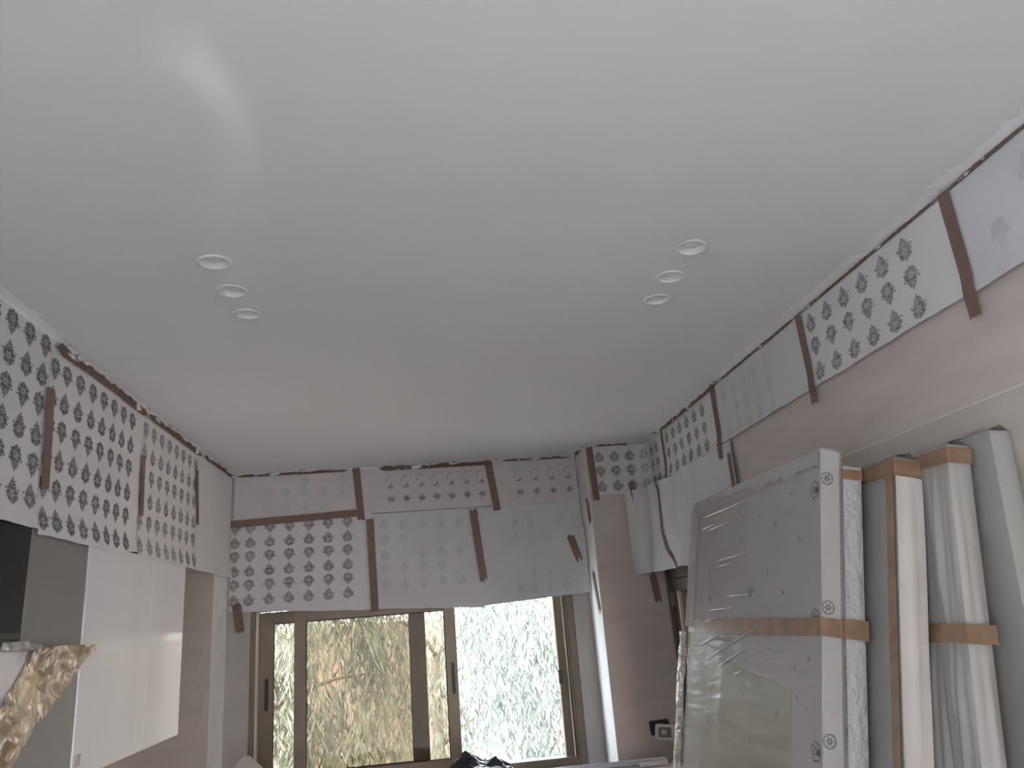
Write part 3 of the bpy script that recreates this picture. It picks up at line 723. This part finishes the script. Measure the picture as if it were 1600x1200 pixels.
def panel(label, bx, slope, y0, y1, th, ztop, board, film, fold, seed, fshift=.004, foldfreq=18., pinch=None, ny=34):
    a = math.atan(slope); h = ztop/math.cos(a)
    t = thing('wrapped_package', label, 'package', (bx, y0, th*math.sin(a)), (0, a, 0), 'wrapped panels leaning on the right wall')
    t['h'] = h; del t['h']
    MB().box(0, th, 0, y1-y0, 0, h).build('board', board, t, bevel=.004)
    e = fshift; V, Nn, F = gridbox(th+2*e, y1-y0+2*e, h+e, 8, ny, 70)
    W = []
    for v, n in zip(V, Nn):
        p = v+Vector((-e, -e, 0)); y, z = v.y+v.x, v.z
        fade = sst(0, .25, h-z+.03)
        dsp = fold*fade*(abs(nz(y*foldfreq, z*1.1, seed))*1.6+.4*nz(y*7, z*3, seed+2))
        dsp = max(0, dsp)
        if pinch: dsp *= .15+.85*sst(.0, .14, abs(z-pinch))
        if n.x > .5: dsp = min(dsp, .003)
        ed = min(v.x, th+2*e-v.x) if abs(n.y) > .5 else min(v.y, y1-y0+2*e-v.y)
        dsp *= sst(0, .025, ed)
        W.append(p+n*dsp)
    me_o = obj('stretch_film', W, F, film, t, True)
    return t, a, h, y1-y0, th
def band(t, L, th, z0, z1, e, name='tape_band', mname='pack_tape', sag=0., full=True):
    V = []; F = []; n = 20
    pth = [(-e, L*(1-i/n)) for i in range(n+1)]+[(-e+(th+2*e)*i/4, -e) for i in range(5)]+([(th+e, L*.3)] if full else [])
    for k, (x, y) in enumerate(pth):
        s_ = sag*math.sin(k*.35)+.002*nz(k*.6, z0*9)
        V += [(x, y, z0+s_), (x, y, z1+s_+.0015*nz(k*.9, 4))]
    F = [(2*k, 2*k+1, 2*k+3, 2*k+2) for k in range(len(pth)-1)]
    return obj(name, V, F, mname, t)

# A: the outermost, printed panel
tA, aA, hA, LA, thA = panel('widest wrapped panel with round doodle prints, nearest the glazed door', .587, .205, 1.80, 2.745, .048, 2.15, 'wrap_print', 'film_clear', .0025, 1., .004, 9.)
band(tA, LA, thA, 1.70/math.cos(aA), 1.742/math.cos(aA), .0075)
def faceA(y, z, e=.0012): return Vector((-e, y-1.80, z/math.cos(aA)))
MB().box(.001, thA-.001, -.0022, .0, .02, hA-.004).build('end_dark_cover', 'end_darkened', tA, bevel=.0008)  # thin darker cover added on the same board to tone down its brightly lit end
# beige inner card showing through the film on the lower face
pl = [(2.456, 1.632), (2.20, 1.600), (2.05, 1.592), (1.961, 1.575), (1.958, 1.30), (1.96, .80), (2.66, .80), (2.60, 1.30), (2.52, 1.55)]
V = [faceA(y, z, .0015) for y, z in pl]+[faceA(y, z, -.002) for y, z in pl]
n = len(pl); obj('inner_card', V, [tuple(range(n))]+[(k, n+k, n+(k+1) % n, (k+1) % n) for k in range(n)], 'beige_card', tA)
# bright film flap overhanging the far edge
V = []; F = []; nn = 40
for i in range(nn+1):
    z = .4+(1.70-.4)*i/nn
    for j in range(4):
        V.append((-.012-.012*math.sin(j*.9)+.006*nz(z*22, j*.7), LA+.006+.020*j+.004*nz(z*16, j, 3.), z/math.cos(aA)))
for i in range(nn):
    for j in range(3): q = i*4+j; F.append((q, q+1, q+5, q+4))
obj('film_flap', V, F, 'film_white', tA, True)
V = []; F = []
for i in range(nn+1):
    z = 1.72+(2.12-1.72)*i/nn
    for j in range(3): V.append((-.008-.004*j+.002*nz(z*12, j), LA-.05+.030*j+.002*nz(z*9, j, 5.), z/math.cos(aA)))
for i in range(nn):
    for j in range(2): q = i*3+j; F.append((q, q+1, q+4, q+3))
obj('film_flap', V, F, 'film_milky', tA, True)
V = []; F = []
for i in range(41):
    y = (LA+.004)*i/40
    for j in range(4): V.append((-.007-.003*math.sin(j)+.002*nz(y*9, j), y, hA+.002-.016*j+.003*nz(y*7, j, 2.)))
for i in range(40):
    for j in range(3): q = i*4+j; F.append((q, q+1, q+5, q+4))
obj('film_flap', V, F, 'film_milky', tA, True)
def ring_strokes(mb, f, cx, cy, r, w_, seed, wob=.0):
    n = 22
    P = []
    for k in range(n):
        a = 2*math.pi*k/n; rr = r*(1+wob*nz(math.cos(a)*2, math.sin(a)*2, seed)); P.append((cx+rr*math.cos(a), cy+rr*math.sin(a), a, rr))
    V = []
    for x, y, a, rr in P: V += [f(cx+(rr-w_/2)*math.cos(a), cy+(rr-w_/2)*math.sin(a)), f(cx+(rr+w_/2)*math.cos(a), cy+(rr+w_/2)*math.sin(a))]
    mb.add(V, [(2*k, 2*k+1, (2*k+3) % (2*n), (2*k+2) % (2*n)) for k in range(n)])
endA = lambda u, v: Vector((u, -.0055, v/math.cos(aA)))           # on the narrow end (film surface)
facA = lambda u, v: Vector((-.0055, u, v/math.cos(aA)))
for zc in (2.068, 1.758, 1.468):
    mb = MB()
    ring_strokes(mb, endA, .013, zc+.008, .0150, .0022, 1.)
    ring_strokes(mb, endA, .013, zc+.008, .0045, .0030, 2.)
    for k in range(6):
        a = 2*math.pi*k/6; mb.add([endA(.013+r_*math.cos(a+o_), zc+.008+r_*math.sin(a+o_)) for r_, o_ in ((.005, -.1), (.013, -.06), (.013, .06), (.005, .1))], [(0, 1, 2, 3)])
    mb.build('printed_wheel', 'ink', tA); mb = MB()
    ring_strokes(mb, facA, .024, zc-.018, .0200, .0026, 3., .45)
    ring_strokes(mb, facA, .026, zc-.018, .0070, .0030, 4., .5)
    mb.add([facA(.012+.010*math.cos(a), zc-.020+.008*math.sin(a)) for a in [k*.9 for k in range(7)]], [tuple(range(7))])
    mb.build('printed_flower', 'ink', tA)
rnd = random.Random(5)
for y, z, s_ in ((1.90, 1.93, .016), (2.05, 1.985, .013), (2.30, 1.97, .018), (2.33, 2.035, .010), (2.10, 1.86, .012), (2.22, 1.80, .026), (2.45, 1.90, .012), (2.55, 1.80, .016), (2.00, 1.80, .012), (2.40, 1.74, .014), (1.98, 1.645, .010), (1.93, 1.62, .008), (1.92, 1.55, .010), (1.86, 1.64, .013), (1.87, 1.53, .009), (2.03, 1.50, .018), (2.2, 1.42, .012), (1.95, 2.06, .012), (2.16, 2.03, .012), (2.52, 2.02, .014)):
    mb = MB()
    for k in range(4):
        A, B = lens(0, 0, s_*rnd.uniform(-.7, .7), s_*rnd.uniform(.4, 1.1), s_*rnd.uniform(.18, .4)); dx, dz = rnd.uniform(-.5, .5)*s_, rnd.uniform(-.5, .5)*s_
        nA = len(A); mb.add([facA(y-1.80+x+dx, z+yy+dz) for x, yy in A+B], [(i, i+1, nA+i+1, nA+i) for i in range(nA-1)])
    mb.build('printed_mark', 'ink_mid', tA)
# stretched film creases, their glints put in as thin bright metal ridges
for k, (y0_, z0_, y1_, z1_) in enumerate(((2.68, 2.085, 2.25, 2.09), (2.65, 2.045, 2.52, 2.05), (2.60, 2.035, 2.40, 2.04), (2.50, 1.925, 2.25, 1.93), (2.48, 1.905, 2.36, 1.91), (2.40, 1.81, 2.22, 1.81), (2.55, 1.77, 2.35, 1.775), (2.58, 1.735, 2.48, 1.745), (2.55, 1.62, 2.15, 1.72), (2.45, 1.60, 2.22, 1.665), (2.32, 1.585, 2.22, 1.605), (2.62, 1.66, 2.42, 1.70))):
    V, F = tube([(-.0075-.001*math.sin(math.pi*i/6), (y0_+(y1_-y0_)*i/6)-1.80, (z0_+(z1_-z0_)*i/6)/math.cos(aA)) for i in range(7)], [.0006+.0011*math.sin(math.pi*i/6) for i in range(7)], 6)
    obj('crease_glint', V, F, 'crease_highlight', tA, True)

# B: thin one tucked behind A
tB, aB, hB, LB, thB = panel('narrow wrapped panel tucked between the doodle-print panel and its neighbour', .652, .202, 1.795, 2.60, .040, 2.10, 'wrap_foam', 'film_white', .006, 2., .004, 14.)
band(tB, LB, thB, hB-.030, hB-.004, .006); band(tB, LB, thB, 1.69/math.cos(aB), 1.735/math.cos(aB), .010)
# C
tC, aC, hC, LC, thC = panel('wrapped panel with a long vertical brown tape down its edge', .704, .2155, 1.70, 2.60, .058, 2.095, 'wrap_grey', 'film_clear', .004, 3., .004, 10.)
band(tC, LC, thC, hC-.042, hC-.002, .0075)
obj('edge_tape', [v for i in range(31) for v in ((-.0095, .024+.004*nz(i*.3, 2.), hC*(1-i/30.)), (-.0095, -.008, hC*(1-i/30.)))], [(2*i, 2*i+1, 2*i+3, 2*i+2) for i in range(30)], 'pack_tape', tC)
V = []; F = []; nn = 60
for i in range(nn+1):
    z = hC-.045-(hC-.045)*i/nn
    for j in range(9):
        x = -.006+(thC+.010)*j/8
        V.append((x, -.012-.010*abs(nz(x*50, z*1.3, 7.))-.004*nz(x*20, z*3), z))
for i in range(nn):
    for j in range(8): q = i*9+j; F.append((q, q+1, q+10, q+9))
obj('foam_cover', V, F, 'wrap_pink', tC, True)
# D
tD, aD, hD, LD, thD = panel('wrapped panel in milky pleated film with a brown band at its middle', .905, .152, 1.60, 2.50, .047, 2.105, 'wrap_pink', 'film_milky', .020, 4., .004, 42., 1.692/math.cos(math.atan(.152)), 130)
band(tD, LD, thD, hD-.040, hD-.003, .008); band(tD, LD, thD, 1.672/math.cos(aD), 1.712/math.cos(aD), .013)
# E
tE, aE, hE, LE, thE = panel('clear-wrapped grey panel closest to the right wall', 1.120, .0855, 1.55, 2.40, .042, 2.125, 'wrap_grey', 'film_milky', .004, 5., .004, 8.)
# loose film gathered on the top of each pack
for t_, L_, th_, h_, sd_ in ((tC, LC, thC, hC, 1), (tD, LD, thD, hD, 2), (tE, LE, thE, hE, 3)):
    V = []; F = []; nn = 40
    for i in range(nn+1):
        y = L_*.55*i/nn-.004
        for j in range(6):
            x = -.004+(th_+.008)*j/5; c = math.sin(math.pi*j/5)
            V.append((x, y, h_+.004+c*(.010+.012*abs(nz(y*16, sd_, j*.5)))))
    for i in range(nn):
        for j in range(5): q = i*6+j; F.append((q, q+1, q+7, q+6))
    obj('loose_film', V, F, 'film_milky', t_, True)

# ------------------------------------------------------------------ work table under the window and the things on it
TZ = 1.035
t = thing('work_table', 'wooden work table below the window, just under the photo edge', 'table', (0, 3.95, 0))
MB().box(-1.08, 1.33, -.25, .28, TZ-.03, TZ).build('table_top', 'table_wood', t, bevel=.003)
for x in (-1.0, 1.22):
    for y in (-.2, .2): MB().box(x-.03, x+.03, y-.03, y+.03, 0, TZ-.03).build('leg', 'table_wood', t, bevel=.003)
# black bag
def bag():
    bm = bmesh.new(); bmesh.ops.create_icosphere(bm, subdivisions=5, radius=1)
    for v in bm.verts:
        p = v.co.copy()
        r1 = 1-abs(noise.noise(p*1.8+Vector((3, 1, 7))))*2; r2 = 1-abs(noise.noise(p*4.1+Vector((1, 9, 2))))*2
        k = .80+.16*r1+.07*r2
        q = p*k
        pk = .55*math.exp(-((q.x+.35)**2+q.y**2*1.2)/.10)+.28*math.exp(-((q.x-.55)**2+q.y**2*1.2)/.07)
        v.co = Vector((q.x*.185, q.y*.12, max(0, (q.z+.62)*.072+max(0, q.z)*.10*pk)))
    me = bpy.data.meshes.new('plastic_bag'); bm.to_mesh(me); bm.free(); me.materials.append(MATS['bag'])
    o = bpy.data.objects.new('plastic_bag', me); COL.objects.link(o); o.location = (.225, 4.10, TZ)
    return tag(o, 'crumpled black plastic bag at the bottom of the photo', 'bag')
bag()
# aluminium profile lying to the right
t = thing('metal_profile', 'grey aluminium rail lying below the right side of the window', 'rail', (.80, 4.145, TZ), (0, 0, R(-1.5)))
MB().box(-.40, .39, -.020, .020, 0, .004).box(-.40, .39, .016, .020, .004, .034).box(-.40, .39, -.020, -.016, .004, .020).build('channel', 'alu', t, bevel=.001)
MB().box(-.38, .28, -.0225, -.020, .007, .017).build('slot', 'alu_dark', t)
MB().box(.24, .386, -.024, -.0202, .002, .026).build('end_plate', 'alu', t, bevel=.001)
V, F = lathe([(.030, .0), (.040, .0), (.041, .002), (.041, .046), (.040, .048), (.030, .048), (.029, .046), (.029, .002), (.030, .0)])
o = obj('tape_roll', V, F, 'tape_roll', None, True); o.location = (.495, 4.07, TZ); tag(o, 'small grey roll beside the black bag, mostly below the photo edge', 'roll')
# pale cardboard piece with its corner up
t = thing('cardboard_piece', 'pale cardboard corner poking up at the lower left of the window', 'cardboard', (-.905, 4.17, TZ))
for k, (dx, dz, dy) in enumerate(((-.006, .236, 0), (.014, .232, .006))):
    P = [(dx, dz), (dx+.115, dz-.105), (dx+.115, 0), (dx-.105, 0), (dx-.105, dz-.110)]
    V = [(x, dy+.03*z/.24, z) for x, z in P]+[(x, dy+.004+.03*z/.24, z) for x, z in P]
    obj('layer', V, [(0, 1, 2, 3, 4), (9, 8, 7, 6, 5)]+[(k2, 5+k2, 5+(k2+1) % 5, (k2+1) % 5) for k2 in range(5)], 'card', t)

# ------------------------------------------------------------------ outside: ground, neighbouring walls, drooping trees
struct(MB().box(-14, 16, -12, 22, -3.3, -3.2).build('ground', 'ground'))
struct(MB().box(-9, 7, 13.0, 13.3, -3.2, 1.9).build('wall_garden', 'terracotta'))
struct(MB().box(4.2, 4.5, -2, 8.5, -3.2, 4.2).build('wall_neighbour', 'pink_wall'))
def tree(label, x, y, zc, rx, rz, nleaf, mname, seed, tilt=0.):
    rnd = random.Random(seed)
    t = thing('tree', label, 'tree', (x, y, -3.2), group='drooping trees outside the window')
    top = zc+3.2
    path = [(tilt*i/8+.12*nz(i*.5, seed), .12*nz(i*.5, seed+5), top*i/8) for i in range(9)]
    V, F = tube(path, [.16-.013*i for i in range(9)], 10); obj('trunk', V, F, 'bark', t, True)
    tips = []
    for b in range(11):
        k = 4+(b % 5); p = Vector(path[min(8, k)]); a = rnd.uniform(0, 2*math.pi); L_ = rx*rnd.uniform(.55, 1.0)
        q = [p+Vector((math.cos(a)*L_*s_, math.sin(a)*L_*s_, rz*.5*s_-rz*.35*s_*s_+.05*nz(s_*4, b))) for s_ in (0, .2, .4, .6, .8, 1)]
        V, F = tube(q, [.034, .028, .022, .016, .010, .006], 6); obj('branch', V, F, 'bark', t, True)
        tips += q[1:]
    V = []; F = []
    while len(F) < nleaf*2:
        # hanging spray
        while True:
            c = Vector((rnd.uniform(-1, 1), rnd.uniform(-1, 1), rnd.uniform(-1, 1)))
            if c.length < 1: break
        if noise.noise(c*2.6+Vector((seed, 0, 0))) < -.10: continue
        c = Vector((c.x*rx, c.y*rx*.7, top+c.z*rz)); sw = rnd.uniform(-.5, .5)
        for k in range(7):
            p = c+Vector((sw*.05*k, rnd.uniform(-.04, .04), -.065*k))
            d = Vector((rnd.uniform(-.65, .65)+sw*.3, rnd.uniform(-.6, .6), -1)).normalized(); L_ = rnd.uniform(.10, .19); ww = rnd.uniform(.007, .013)
            s_ = d.cross(Vector((rnd.uniform(-1, 1), rnd.uniform(-1, 1), .2))).normalized()*ww
            e = p+d*L_; mid = p+d*L_*.45+Vector((0, 0, .01)); n0 = len(V)
            V += [p, mid+s_, e, mid-s_]; F += [(n0, n0+1, n0+2), (n0, n0+2, n0+3)]
    f = obj('foliage', V, F, mname, t); f['kind'] = 'stuff'
tree('drooping narrow-leaved tree seen through the left window panes', -1.75, 7.6, 1.6, 1.55, 2.3, 13000, 'leaf', 3)
tree('pale drooping tree seen through the open right half of the window', 1.80, 7.9, 1.6, 1.6, 2.3, 14000, 'leaf_pale', 8)
tree('drooping tree farther back between the other two trees', .1, 10.9, 1.4, 2.1, 2.6, 16000, 'leaf', 12)
